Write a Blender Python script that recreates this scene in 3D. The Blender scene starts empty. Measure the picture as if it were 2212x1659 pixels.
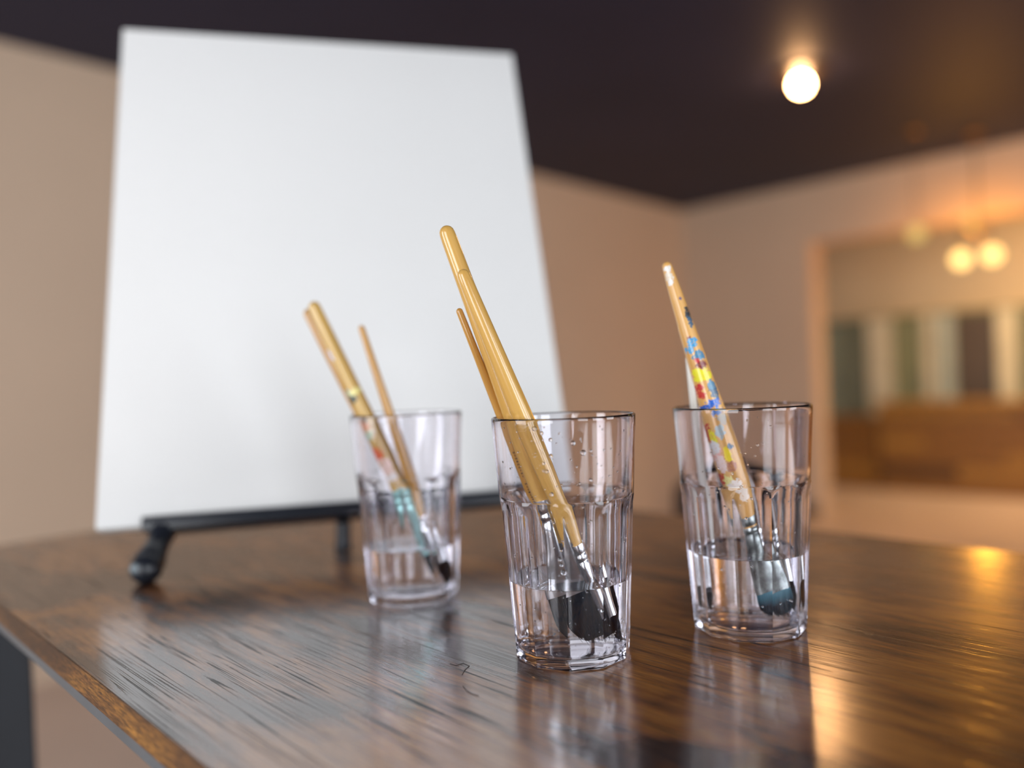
import bpy, bmesh, math, random
from mathutils import Vector, Matrix
random.seed(7)
sc = bpy.context.scene
COL = sc.collection
PI = math.pi
R = math.radians

# ------------------------------------------------------------------ camera, world, lights, exposure
F_PX, CX, CY = 1650.0, 1106.0, 829.5
EYE = 1.20           # eye height above the floor
TOP = 1.055          # desk top height
ROLL, PITCH = R(2.3), R(0.2)
cr, sr, cp, sp = math.cos(ROLL), math.sin(ROLL), math.cos(PITCH), math.sin(PITCH)


def ray(x, y):
    a, b = (x - CX) / F_PX, (y - CY) / F_PX
    r, d = a * cr - b * sr, a * sr + b * cr
    return Vector((r, cp - d * sp, -d * cp - sp))


def at_depth(x, y, Y):
    v = ray(x, y)
    return Vector((0, 0, EYE)) + v * (Y / v.y)


def at_height(x, y, z):
    v = ray(x, y)
    return Vector((0, 0, EYE)) + v * ((z - EYE) / v.z)


cam_data = bpy.data.cameras.new('camera')
cam = bpy.data.objects.new('camera', cam_data)
COL.objects.link(cam)
sc.camera = cam
cam_data.sensor_width = 36.0
cam_data.lens = 36.0 * F_PX / 2212.0
cam_data.clip_start = 0.01
cam_data.clip_end = 60
right = Vector((cr, -sp * sr, -cp * sr)).normalized()
fwd = Vector((0, cp, -sp)).normalized()
up = right.cross(fwd).normalized()
mw = Matrix.Identity(4)
for i in range(3):
    mw[i][0], mw[i][1], mw[i][2] = right[i], up[i], -fwd[i]
mw.translation = Vector((0, 0, EYE))
cam.matrix_world = mw
cam_data.dof.use_dof = True
cam_data.dof.focus_distance = 0.392
cam_data.dof.aperture_fstop = cam_data.lens / 13.5
cam_data.dof.aperture_blades = 0

world = bpy.data.worlds.new('world')
sc.world = world
world.use_nodes = True
world.node_tree.nodes['Background'].inputs[0].default_value = (0.75, 0.85, 1.0, 1)
world.node_tree.nodes['Background'].inputs[1].default_value = 1.0

sc.view_settings.view_transform = 'Standard'
sc.view_settings.look = 'None'
sc.view_settings.exposure = 0.0
sc.view_settings.gamma = 1.0
sc.view_settings.use_curve_mapping = False
cy = sc.cycles
cy.use_denoising = True
cy.denoiser = 'OPENIMAGEDENOISE'
cy.max_bounces = 20
cy.diffuse_bounces = 5
cy.glossy_bounces = 8
cy.transmission_bounces = 20
cy.transparent_max_bounces = 16
cy.caustics_reflective = True
cy.caustics_refractive = True
cy.blur_glossy = 0.4
cy.sample_clamp_indirect = 6.0

# room frame: origin in the far corner, x along the back wall (to the right), y towards and past it
RZ = R(-44.0)
CORNER = Vector((1.61, 7.0, 0))
RM = Matrix.Translation(CORNER) @ Matrix.Rotation(RZ, 4, 'Z')
RMI = RM.inverted()


def room(x, y, z=0):
    return RM @ Vector((x, y, z))


ROOM_W, ROOM_D, ROOM_H = 7.6, 8.6, 2.70
WARM = (1.0, 0.55, 0.20)


def area(name, loc_room, size_x, size_y, face, power, color):
    d = bpy.data.lights.new(name, 'AREA')
    d.shape = 'RECTANGLE'
    d.size, d.size_y = size_x, size_y
    d.energy = power
    d.color = color
    o = bpy.data.objects.new(name, d)
    COL.objects.link(o)
    q = face.to_track_quat('-Z', 'Y')
    o.matrix_world = RM @ (Matrix.Translation(Vector(loc_room)) @ q.to_matrix().to_4x4())
    return o


# daylight through the windows of the two walls behind the camera
WIN_R = [(-7.3, 1.35), (-5.45, 1.35), (-3.6, 1.35)]       # (centre y, width) on the right-hand wall
WIN_F = [(1.9, 1.3), (4.1, 1.3)]       # (centre x, width) on the front wall
for (yc, w) in WIN_R:
    area('daylight', (ROOM_W - 0.03, yc, 1.55), w - 0.1, 1.7, Vector((-1, 0, 0)), 51, (0.90, 0.95, 1.0))
for (xc, w) in WIN_F:
    area('daylight', (xc, -ROOM_D + 0.03, 1.55), w - 0.1, 1.7, Vector((0, 1, 0)), 46, (0.95, 0.97, 1.0))


# ------------------------------------------------------------------ helpers
def tag(o, label=None, cat=None, group=None, kind=None):
    if label: o['label'] = label
    if cat: o['category'] = cat
    if group: o['group'] = group
    if kind: o['kind'] = kind
    return o


def empty(name, mat, label=None, cat=None, group=None):
    o = bpy.data.objects.new(name, None)
    o.empty_display_size = 0.02
    COL.objects.link(o)
    o.matrix_world = mat
    return tag(o, label, cat, group)


def obj(name, bm, mat, parent=None, M=None, smooth=None):
    me = bpy.data.meshes.new(name)
    bmesh.ops.recalc_face_normals(bm, faces=bm.faces)
    bm.to_mesh(me)
    bm.free()
    if smooth is not None:
        for p in me.polygons: p.use_smooth = True
        if smooth < 180: me.set_sharp_from_angle(angle=R(smooth))
    me.materials.append(mat)
    o = bpy.data.objects.new(name, me)
    COL.objects.link(o)
    if parent is not None:
        o.parent = parent
    if M is not None:
        o.matrix_local = M
    return o


def bx(bm, x0, x1, y0, y1, z0, z1, bevel=0.0, M=None):
    g = bmesh.ops.create_cube(bm, size=1.0)
    vs = g['verts']
    for v in vs:
        v.co = Vector((x0 + (v.co.x + .5) * (x1 - x0), y0 + (v.co.y + .5) * (y1 - y0), z0 + (v.co.z + .5) * (z1 - z0)))
    if M is not None:
        bmesh.ops.transform(bm, matrix=M, verts=vs)
    if bevel > 0:
        es = set()
        for v in vs: es.update(v.link_edges)
        bmesh.ops.bevel(bm, geom=list(es), offset=bevel, segments=2, affect='EDGES', profile=0.5)
    return bm


def rings(bm, rows, closed=True, cap0=True, cap1=True):
    """rows: list of lists of Vectors with the same length, joined into a skin"""
    vr = [[bm.verts.new(p) for p in row] for row in rows]
    n = len(vr[0])
    for a, b in zip(vr[:-1], vr[1:]):
        for k in range(n if closed else n - 1):
            k2 = (k + 1) % n
            bm.faces.new((a[k], a[k2], b[k2], b[k]))
    if cap0: bm.faces.new(list(reversed(vr[0])))
    if cap1: bm.faces.new(vr[-1])
    return bm


def lathe(bm, prof, n=24, sy=1.0):
    """prof: list of (r, z) ; sy flattens in y"""
    rows = []
    for (r, z) in prof:
        r = max(r, 1e-5)
        rows.append([Vector((r * math.cos(2 * PI * k / n), sy * r * math.sin(2 * PI * k / n), z)) for k in range(n)])
    return rings(bm, rows)


def tube(bm, pts, rad, n=10, caps=True):
    pts = [Vector(p) for p in pts]
    rows = []
    t0 = (pts[1] - pts[0]).normalized()
    ref = Vector((0, 0, 1)) if abs(t0.z) < 0.9 else Vector((1, 0, 0))
    a = t0.cross(ref).normalized()
    for i, p in enumerate(pts):
        if i == 0: t = t0
        elif i == len(pts) - 1: t = (pts[i] - pts[i - 1]).normalized()
        else: t = ((pts[i + 1] - pts[i]).normalized() + (pts[i] - pts[i - 1]).normalized()).normalized()
        a = (a - t * a.dot(t)).normalized()
        b = t.cross(a)
        r = rad[i] if isinstance(rad, (list, tuple)) else rad
        rows.append([p + (a * math.cos(2 * PI * k / n) + b * math.sin(2 * PI * k / n)) * r for k in range(n)])
    return rings(bm, rows, cap0=caps, cap1=caps)


def ball(bm, c, r, sx=1, sy=1, sz=1, seg=20, M=None):
    g = bmesh.ops.create_uvsphere(bm, u_segments=seg, v_segments=max(6, seg // 2), radius=r)
    for v in g['verts']:
        v.co = Vector((v.co.x * sx, v.co.y * sy, v.co.z * sz))
    if M is not None: bmesh.ops.transform(bm, matrix=M, verts=g['verts'])
    bmesh.ops.translate(bm, vec=Vector(c), verts=g['verts'])
    return bm


# ------------------------------------------------------------------ materials
def mat(name):
    m = bpy.data.materials.new(name)
    m.use_nodes = True
    nt = m.node_tree
    return m, nt, nt.nodes['Principled BSDF']


def N(nt, typ, **kw):
    n = nt.nodes.new(typ)
    for k, v in kw.items():
        if k.startswith('i_'):
            key = k[2:].replace('_', ' ')
            n.inputs[key].default_value = v
        else:
            setattr(n, k, v)
    return n


def L(nt, a, b): nt.links.new(a, b)


def ramp(nt, fac, stops, interp='LINEAR'):
    n = nt.nodes.new('ShaderNodeValToRGB')
    n.color_ramp.interpolation = interp
    cr_ = n.color_ramp
    while len(cr_.elements) < len(stops): cr_.elements.new(0.5)
    for e, (p, c) in zip(cr_.elements, stops):
        e.position = p
        e.color = (c[0], c[1], c[2], 1) if len(c) == 3 else c
    if fac is not None: L(nt, fac, n.inputs[0])
    return n


def noise(nt, scale_vec, scale=1.0, detail=3, rough=0.55, coord='Object', dist=0.0):
    tc = N(nt, 'ShaderNodeTexCoord')
    mp = N(nt, 'ShaderNodeMapping')
    mp.inputs['Scale'].default_value = scale_vec
    L(nt, tc.outputs[coord], mp.inputs[0])
    nz = N(nt, 'ShaderNodeTexNoise')
    nz.inputs['Scale'].default_value = scale
    nz.inputs['Detail'].default_value = detail
    nz.inputs['Roughness'].default_value = rough
    nz.inputs['Distortion'].default_value = dist
    L(nt, mp.outputs[0], nz.inputs['Vector'])
    return nz


def mixc(nt, fac, a, b, mode='MIX'):
    n = nt.nodes.new('ShaderNodeMix')
    n.data_type = 'RGBA'
    n.blend_type = mode
    if isinstance(fac, (int, float)): n.inputs[0].default_value = fac
    else: L(nt, fac, n.inputs[0])
    for s, v in ((6, a), (7, b)):
        if isinstance(v, tuple): n.inputs[s].default_value = (v[0], v[1], v[2], 1)
        else: L(nt, v, n.inputs[s])
    return n.outputs[2]


def simple(name, col, rough=0.5, metal=0.0, var=0.12, scale=8.0, bump=0.0, bscale=60.0, spec=0.5, coat=0.0):
    m, nt, b = mat(name)
    nz = noise(nt, (1, 1, 1), scale, 3)
    rp = ramp(nt, nz.outputs[0], [(0.3, tuple(c * (1 - var) for c in col)), (0.7, tuple(min(1, c * (1 + var)) for c in col))])
    L(nt, rp.outputs[0], b.inputs['Base Color'])
    b.inputs['Roughness'].default_value = rough
    b.inputs['Metallic'].default_value = metal
    b.inputs['Specular IOR Level'].default_value = spec
    b.inputs['Coat Weight'].default_value = coat
    if bump > 0:
        n2 = noise(nt, (1, 1, 1), bscale, 2)
        bp = N(nt, 'ShaderNodeBump')
        bp.inputs['Strength'].default_value = bump
        bp.inputs['Distance'].default_value = 0.001
        L(nt, n2.outputs[0], bp.inputs['Height'])
        L(nt, bp.outputs[0], b.inputs['Normal'])
    return m


def emit(name, col, strength):
    m = bpy.data.materials.new(name)
    m.use_nodes = True
    nt = m.node_tree
    nt.nodes.remove(nt.nodes['Principled BSDF'])
    e = N(nt, 'ShaderNodeEmission')
    e.inputs[0].default_value = (*col, 1)
    e.inputs[1].default_value = strength
    L(nt, e.outputs[0], nt.nodes['Material Output'].inputs[0])
    return m


def wood_table(name, edge=False):
    m, nt, b = mat(name)
    if edge:
        big = noise(nt, (6, 6, 30), 1.0, 4, 0.6)
        fine = noise(nt, (90, 90, 700), 1.0, 4, 0.7)
        base = ramp(nt, big.outputs[0], [(0.40, (0.05, 0.020, 0.008)), (0.52, (0.14, 0.06, 0.016)), (0.66, (0.36, 0.17, 0.03))])
        fr = ramp(nt, fine.outputs[0], [(0.40, (0.3, 0.27, 0.25)), (0.62, (1.5, 1.4, 1.2))])
        c = mixc(nt, 1.0, base.outputs[0], fr.outputs[0], 'MULTIPLY')
        L(nt, c, b.inputs['Base Color'])
        b.inputs['Roughness'].default_value = 0.38
        bp = N(nt, 'ShaderNodeBump')
        bp.inputs['Strength'].default_value = 0.5
        bp.inputs['Distance'].default_value = 0.0004
        L(nt, fine.outputs[0], bp.inputs['Height'])
        L(nt, bp.outputs[0], b.inputs['Normal'])
        return m
    big = noise(nt, (5.0, 13.0, 1), 1.0, 4, 0.62, dist=0.6)
    mid = noise(nt, (14, 90, 1), 1.0, 4, 0.6, dist=0.4)
    fine = noise(nt, (45, 900, 1), 1.0, 3, 0.6)
    lines = noise(nt, (1.3, 135, 1), 1.0, 1.5, 0.4, dist=0.05)
    jag = noise(nt, (330, 500, 1), 1.0, 1.0, 0.5)
    brk = noise(nt, (22, 260, 1), 1.0, 1.0, 0.5)
    ja = N(nt, 'ShaderNodeMath', operation='MULTIPLY_ADD')
    L(nt, jag.outputs[0], ja.inputs[0]); ja.inputs[1].default_value = 0.010; L(nt, lines.outputs[0], ja.inputs[2])
    pp = N(nt, 'ShaderNodeMath', operation='PINGPONG')
    L(nt, ja.outputs[0], pp.inputs[0]); pp.inputs[1].default_value = 0.040
    pq = N(nt, 'ShaderNodeMath', operation='MULTIPLY_ADD')
    L(nt, brk.outputs[0], pq.inputs[0]); pq.inputs[1].default_value = 0.030
    L(nt, pp.outputs[0], pq.inputs[2])
    add = N(nt, 'ShaderNodeMath', operation='MULTIPLY_ADD')
    L(nt, mid.outputs[0], add.inputs[0]); add.inputs[1].default_value = 0.45
    L(nt, big.outputs[0], add.inputs[2])
    base = ramp(nt, add.outputs[0], [(0.62, (0.022, 0.009, 0.004)), (0.68, (0.11, 0.036, 0.007)), (0.75, (0.32, 0.108, 0.015)), (0.83, (0.54, 0.21, 0.03))])
    fr = ramp(nt, fine.outputs[0], [(0.35, (0.55, 0.52, 0.5)), (0.62, (1.15, 1.12, 1.1))])
    c = mixc(nt, 1.0, base.outputs[0], fr.outputs[0], 'MULTIPLY')
    pr = ramp(nt, pq.outputs[0], [(0.0160, (1, 1, 1)), (0.0205, (0, 0, 0))])      # 1 in the grooves
    c2 = mixc(nt, pr.outputs[0], c, (0.008, 0.004, 0.003))
    L(nt, c2, b.inputs['Base Color'])
    rr = N(nt, 'ShaderNodeMapRange')
    L(nt, big.outputs[0], rr.inputs[0])
    rr.inputs[1].default_value = 0.3; rr.inputs[2].default_value = 0.7
    rr.inputs[3].default_value = 0.14; rr.inputs[4].default_value = 0.19
    L(nt, rr.outputs[0], b.inputs['Coat Roughness'])
    b.inputs['Roughness'].default_value = 0.36
    b.inputs['Specular IOR Level'].default_value = 0.3
    b.inputs['IOR'].default_value = 1.5
    b.inputs['Coat IOR'].default_value = 3.0
    inv = N(nt, 'ShaderNodeMath', operation='MULTIPLY_ADD')
    L(nt, pr.outputs[0], inv.inputs[0]); inv.inputs[1].default_value = -0.75; inv.inputs[2].default_value = 1.0
    L(nt, inv.outputs[0], b.inputs['Coat Weight'])
    h = N(nt, 'ShaderNodeMath', operation='MULTIPLY_ADD')
    L(nt, pr.outputs[0], h.inputs[0]); h.inputs[1].default_value = -1.0
    h2 = N(nt, 'ShaderNodeMath', operation='MULTIPLY')
    L(nt, fine.outputs[0], h2.inputs[0]); h2.inputs[1].default_value = 0.25
    L(nt, h2.outputs[0], h.inputs[2])
    bp = N(nt, 'ShaderNodeBump')
    bp.inputs['Strength'].default_value = 0.55
    bp.inputs['Distance'].default_value = 0.00012
    L(nt, h.outputs[0], bp.inputs['Height'])
    L(nt, bp.outputs[0], b.inputs['Normal'])
    L(nt, bp.outputs[0], b.inputs['Coat Normal'])
    return m


def glass_mat(name, col, ior, rough=0.0):
    m = bpy.data.materials.new(name)
    m.use_nodes = True
    nt = m.node_tree
    nt.nodes.remove(nt.nodes['Principled BSDF'])
    g = N(nt, 'ShaderNodeBsdfGlass')
    g.inputs['Color'].default_value = (*col, 1)
    g.inputs['Roughness'].default_value = rough
    g.inputs['IOR'].default_value = ior
    L(nt, g.outputs[0], nt.nodes['Material Output'].inputs[0])
    return m


def handle_mat(name, c0, c1, rough=0.22, daubs=None):
    """varnished wood, grain along local z ; daubs: list of (centre, radii, colour)"""
    m, nt, b = mat(name)
    nz = noise(nt, (260, 260, 9), 1.0, 4, 0.6)
    rp = ramp(nt, nz.outputs[0], [(0.3, c0), (0.68, c1)])
    col = rp.outputs[0]
    if daubs:
        tc = N(nt, 'ShaderNodeTexCoord')
        wob = noise(nt, (1, 1, 1), 420.0, 4, 0.65)
        fl = noise(nt, (1, 1, 1), 1100.0, 3, 0.6)
        for (cen, rad, colr) in daubs:
            sub = N(nt, 'ShaderNodeVectorMath', operation='SUBTRACT')
            L(nt, tc.outputs['Object'], sub.inputs[0]); sub.inputs[1].default_value = cen
            div = N(nt, 'ShaderNodeVectorMath', operation='DIVIDE')
            L(nt, sub.outputs[0], div.inputs[0]); div.inputs[1].default_value = rad
            ln = N(nt, 'ShaderNodeVectorMath', operation='LENGTH')
            L(nt, div.outputs[0], ln.inputs[0])
            w = N(nt, 'ShaderNodeMath', operation='MULTIPLY_ADD')
            L(nt, wob.outputs[0], w.inputs[0]); w.inputs[1].default_value = 2.6
            L(nt, ln.outputs[1], w.inputs[2])
            lt = N(nt, 'ShaderNodeMath', operation='LESS_THAN')
            L(nt, w.outputs[0], lt.inputs[0]); lt.inputs[1].default_value = 2.3
            f2 = ramp(nt, fl.outputs[0], [(0.34, (0.1, 0.1, 0.1)), (0.42, (1, 1, 1))])
            mm = N(nt, 'ShaderNodeMath', operation='MULTIPLY')
            L(nt, lt.outputs[0], mm.inputs[0]); L(nt, f2.outputs[0], mm.inputs[1])
            col = mixc(nt, mm.outputs[0], col, colr)
    L(nt, col, b.inputs['Base Color'])
    b.inputs['Roughness'].default_value = rough
    b.inputs['Coat Weight'].default_value = 0.6
    b.inputs['Coat Roughness'].default_value = 0.08
    return m


M_WALL = simple('wall_paint', (0.62, 0.47, 0.345), 0.75, var=0.03, scale=1.2, bump=0.2, bscale=120)
M_WALLD = simple('unseen_wall_darkened', (0.07, 0.07, 0.085), 0.6, var=0.05, scale=1.2)  # unseen walls behind the camera, colour darkened to deepen reflections in the tumblers
M_WALLFAR = simple('far_wall_paint', (0.72, 0.55, 0.36), 0.75, var=0.03, scale=1.2)
M_CEIL = simple('dark_ceiling_paint', (0.021, 0.022, 0.052), 0.62, var=0.12, scale=1.0, spec=0.3)
M_FLOOR = simple('pale_floor', (0.68, 0.53, 0.44), 0.4, var=0.06, scale=1.5)
M_BASE = simple('dark_baseboard_paint', (0.04, 0.03, 0.03), 0.5)
M_TOP = wood_table('rustic_wood_laminate')
M_EDGE = wood_table('rustic_edge_band', True)
M_STEEL = simple('black_powder_coated_steel', (0.009, 0.013, 0.020), 0.42, metal=0.0, var=0.1, scale=30)
M_RAIL = simple('grey_steel', (0.10, 0.11, 0.12), 0.45, var=0.08, scale=30)
M_BLACK = simple('black_plastic', (0.012, 0.014, 0.020), 0.30, var=0.15, scale=40)
M_CANVAS = simple('primed_canvas', (0.79, 0.775, 0.75), 0.85, var=0.012, scale=6, bump=0.25, bscale=900, spec=0.2)
M_MATTE = simple('matte_black_fabric', (0.006, 0.006, 0.008), 0.9, spec=0.1)
M_PINE = simple('pine_stretcher', (0.55, 0.38, 0.2), 0.6)
M_GLASS = glass_mat('clear_acrylic', (0.989, 0.983, 1.0), 1.49)
M_WATER = glass_mat('water', (0.995, 0.998, 1.0), 1.333)
M_HANDLE = handle_mat('honey_varnished_wood', (0.58, 0.31, 0.065), (0.72, 0.43, 0.12))
M_HANDLE2 = handle_mat('amber_varnished_wood', (0.50, 0.24, 0.045), (0.62, 0.33, 0.08))
M_HWHITE = handle_mat('white_lacquered_wood', (0.70, 0.67, 0.60), (0.80, 0.77, 0.70))
M_HBROWN = handle_mat('dark_brown_wood', (0.07, 0.025, 0.012), (0.13, 0.05, 0.02))
M_FERRULE = simple('nickel_ferrule', (0.72, 0.73, 0.74), 0.22, metal=1.0, var=0.05, scale=60)
M_FERRULE_T = simple('ferrule_with_teal_paint', (0.35, 0.62, 0.60), 0.3, metal=0.6, var=0.4, scale=160)
M_PRINT = simple('black_print', (0.01, 0.008, 0.006), 0.5)
M_BULB = emit('lit_bulb', (1.0, 0.52, 0.22), 110)
M_BULB_W = emit('warm_globe', (1.0, 0.62, 0.20), 3.2)
M_BULB_D = emit('dim_globe', (1.0, 0.66, 0.20), 0.9)
M_BRASS = simple('aged_brass', (0.30, 0.18, 0.06), 0.35, metal=1.0)
M_FIX = simple('dark_lamp_metal', (0.03, 0.02, 0.015), 0.4)
M_FRAME = simple('window_frame_paint', (0.5, 0.5, 0.5), 0.5)


def bristle_mat(name, c0, c1, tipc=None):
    m, nt, b = mat(name)
    nz = noise(nt, (1500, 1500, 14), 1.0, 3, 0.6)
    rp = ramp(nt, nz.outputs[0], [(0.35, c0), (0.72, c1)])
    col = rp.outputs[0]
    if tipc:
        tc = N(nt, 'ShaderNodeTexCoord')
        sx = N(nt, 'ShaderNodeSeparateXYZ')
        L(nt, tc.outputs['Object'], sx.inputs[0])
        rg = N(nt, 'ShaderNodeMapRange')
        L(nt, sx.outputs[2], rg.inputs[0])
        rg.inputs[1].default_value = 0.009; rg.inputs[2].default_value = 0.0155
        col = mixc(nt, rg.outputs[0], col, tipc)
    L(nt, col, b.inputs['Base Color'])
    b.inputs['Roughness'].default_value = 0.5
    b.inputs['Specular IOR Level'].default_value = 0.03
    bp = N(nt, 'ShaderNodeBump')
    bp.inputs['Strength'].default_value = 0.8
    bp.inputs['Distance'].default_value = 0.0003
    L(nt, nz.outputs[0], bp.inputs['Height'])
    L(nt, bp.outputs[0], b.inputs['Normal'])
    return m


M_BRIS = bristle_mat('black_bristle', (0.0008, 0.0008, 0.003), (0.006, 0.007, 0.014))
M_BRIS_B = bristle_mat('blue_stained_bristle', (0.006, 0.012, 0.02), (0.02, 0.05, 0.08), (0.10, 0.28, 0.36))

# ------------------------------------------------------------------ the room
OX, OW = 1.17, 4.6            # opening in the back wall, x from .. to
OZ = 2.22                     # header underside
WT = 0.24                     # wall thickness


def struct(name, boxes, m, bevel=0.0):
    bm = bmesh.new()
    for bb in boxes: bx(bm, *bb, bevel=bevel)
    o = obj(name, bm, m)
    o.matrix_world = RM
    return tag(o, kind='structure')


FAR = 3.2
struct('floor', [(-2.0, ROOM_W + 0.3, -ROOM_D - 0.3, FAR + 0.2, -0.12, 0.0)], M_FLOOR)
struct('ceiling', [(-2.0, ROOM_W + 0.3, -ROOM_D - 0.3, FAR + 0.2, ROOM_H, ROOM_H + 0.12)], M_CEIL)
struct('wall_left', [(-WT, 0.0, -ROOM_D, 0.0, 0.0, ROOM_H)], M_WALL)
struct('wall_back', [(-WT, OX, 0.0, WT, 0.0, ROOM_H), (OX, OW, 0.0, WT, OZ, ROOM_H), (OW, ROOM_W, 0.0, WT, 0.0, ROOM_H)], M_WALL)


def wall_with_windows(name, horiz, wins, z0=0.7, z1=2.4):
    bs = []
    lim = (0.0, ROOM_W) if horiz else (-ROOM_D, 0.0)
    cur = lim[0]
    for (c, w) in sorted(wins):
        bs.append((cur, c - w / 2, 0, ROOM_H))
        bs.append((c - w / 2, c + w / 2, 0, z0))
        bs.append((c - w / 2, c + w / 2, z1, ROOM_H))
        cur = c + w / 2
    bs.append((cur, lim[1], 0, ROOM_H))
    if horiz:
        return struct(name, [(a, b_, -ROOM_D - WT, -ROOM_D, c_, d_) for (a, b_, c_, d_) in bs], M_WALLD)
    return struct(name, [(ROOM_W, ROOM_W + WT, a, b_, c_, d_) for (a, b_, c_, d_) in bs], M_WALLD)


wall_with_windows('wall_right', False, WIN_R)
wall_with_windows('wall_front', True, WIN_F)
k = 1
for (c, w) in WIN_R:
    struct('window_%d' % k, [(ROOM_W + .02, ROOM_W + .08, c - w / 2, c - w / 2 + .05, .7, 2.4), (ROOM_W + .02, ROOM_W + .08, c + w / 2 - .05, c + w / 2, .7, 2.4),
                             (ROOM_W + .02, ROOM_W + .08, c - w / 2, c + w / 2, .7, .75), (ROOM_W + .02, ROOM_W + .08, c - w / 2, c + w / 2, 2.35, 2.4)], M_FRAME)
    k += 1
for (c, w) in WIN_F:
    struct('window_%d' % k, [(c - w / 2, c - w / 2 + .05, -ROOM_D - .08, -ROOM_D - .02, .7, 2.4), (c + w / 2 - .05, c + w / 2, -ROOM_D - .08, -ROOM_D - .02, .7, 2.4),
                             (c - w / 2, c + w / 2, -ROOM_D - .08, -ROOM_D - .02, .7, .75), (c - w / 2, c + w / 2, -ROOM_D - .08, -ROOM_D - .02, 2.35, 2.4)], M_FRAME)
    k += 1
# the room beyond the opening
struct('wall_far', [(-2.0, ROOM_W, FAR, FAR + 0.15, 0.0, ROOM_H)], M_WALLFAR)
struct('wall_side', [(-2.0, -1.85, WT, FAR, 0.0, ROOM_H), (ROOM_W, ROOM_W + .15, WT, FAR, 0.0, ROOM_H)], M_WALLFAR)
struct('baseboard_left', [(0.0, 0.014, -ROOM_D, 0.0, 0.0, 0.10)], M_WALL, 0.003)
struct('baseboard_back', [(0.014, OX, -0.014, 0.0, 0.0, 0.10)], M_BASE, 0.003)


# ------------------------------------------------------------------ far room furniture
def px_room(px, y_room):
    """room x where the pixel column px meets the plane y = y_room (at horizon height)"""
    v = ray(px, 790)
    a = RMI @ Vector((0, 0, 0)); b = RMI @ Vector((v.x, v.y, 0))
    t = (y_room - a.y) / (b.y - a.y)
    return a.x + (b.x - a.x) * t


def plank_mat(name, c0, c1):
    m, nt, b = mat(name)
    nz = noise(nt, (3, 30, 30), 1.0, 4, 0.6)
    rp = ramp(nt, nz.outputs[0], [(0.35, c0), (0.65, c1)])
    L(nt, rp.outputs[0], b.inputs['Base Color'])
    b.inputs['Roughness'].default_value = 0.4
    return m


PL = [plank_mat('plank_amber', (0.30, 0.145, 0.024), (0.40, 0.20, 0.036)), plank_mat('plank_brown', (0.20, 0.09, 0.018), (0.30, 0.135, 0.026)),
      plank_mat('plank_dark', (0.09, 0.038, 0.010), (0.15, 0.065, 0.015))]


def plank_counter(label, x0, x1, y0, y1, h, rows, cols, top_m):
    root = empty('plank_counter', RM @ Matrix.Translation((x0, y0, 0)), label, 'counter')
    w = x1 - x0; d = y1 - y0
    bm = bmesh.new(); bx(bm, 0.01, w - .01, 0.02, d, 0.0, h - 0.045); obj('carcass', bm, PL[2], root)
    bm = bmesh.new(); bx(bm, -0.015, w + .015, -0.03, d + .02, h - 0.045, h, 0.005); obj('worktop', bm, top_m, root)
    hh = (h - 0.05) / rows
    bm = bmesh.new(); bx(bm, 0, 1, 0, 0.018, 0, hh - 0.008, 0.002)
    first = None
    for r in range(rows):
        cuts = [0.0]; off = (0.37 * r) % 1.0
        while cuts[-1] < w: cuts.append(cuts[-1] + (1.1 if len(cuts) > 1 else 0.3 + off))
        cuts[-1] = w
        for a, b_ in zip(cuts[:-1], cuts[1:]):
            if b_ - a < 0.02: continue
            mt = PL[cols[(r + int(a * 3)) % len(cols)]]
            bm2 = bmesh.new(); bx(bm2, 0, b_ - a - 0.006, 0, 0.018 + 0.004 * ((r * 7 + int(a * 5)) % 3), 0, hh - 0.008, 0.002)
            p = obj('plank', bm2, mt, root, Matrix.Translation((a, 0.0, 0.004 + r * hh)))
    bm.free()
    return root


xb = px_room(1893, 1.63)
plank_counter('long waist-high wooden plank counter in the far room beyond the opening', xb, 4.8, 1.63, 2.25, 0.855, 6, [1, 2, 1, 0, 1, 0], PL[0])
plank_counter('lower wooden plank counter end left of the long plank counter', px_room(1745, 1.63), xb - 0.02, 1.66, 2.25, 0.70, 5, [1, 0, 1, 1], PL[1])

# cabinet with pale uprights against the far wall
M_OLIVE = simple('olive_door', (0.15, 0.15, 0.075), 0.3)
M_OLIVE2 = simple('sage_door', (0.24, 0.25, 0.14), 0.3)
M_GREYDOOR = simple('grey_brown_door', (0.10, 0.075, 0.06), 0.3)
M_PALE = simple('pale_upright', (0.66, 0.60, 0.44), 0.4)
M_PALEB = simple('pale_blue_upright', (0.46, 0.50, 0.44), 0.35)
yc = FAR - 0.46
cx0, cx1 = px_room(1768, yc), px_room(2330, yc)
cab = empty('tall_cabinet', RM @ Matrix.Translation((cx0, yc, 0)), 'row of tall olive cabinet doors with pale uprights behind the plank counter', 'cabinet')
bm = bmesh.new(); bx(bm, 0, cx1 - cx0, 0.03, 0.42, 0, 1.75, 0.004); obj('carcass', bm, M_OLIVE, cab)
spans = [(1776, 1814, M_OLIVE2, 0), (1817, 1872, M_OLIVE, 0), (1876, 1930, M_PALE, 1), (1934, 1990, M_OLIVE2, 0), (1996, 2020, M_PALE, 1),
         (2028, 2062, M_PALEB, 1), (2068, 2148, M_GREYDOOR, 0), (2156, 2200, M_PALE, 1), (2204, 2262, M_OLIVE, 0), (2268, 2325, M_OLIVE2, 0)]
for (a, b_, mt, up_) in spans:
    xa, xc = px_room(a, yc) - cx0, px_room(b_, yc) - cx0
    bm = bmesh.new()
    if up_:
        bx(bm, xa, xc, -0.03, 0.03, 0.02, 1.73, 0.006); obj('upright', bm, mt, cab)
    else:
        bx(bm, xa, xc, 0.0, 0.03, 0.04, 1.70, 0.004); dd = obj('door', bm, mt, cab)
        bm = bmesh.new(); bx(bm, xc - 0.03, xc - 0.015, -0.02, 0.0, 0.95, 1.10, 0.003); obj('handle', bm, M_RAIL, dd)


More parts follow.
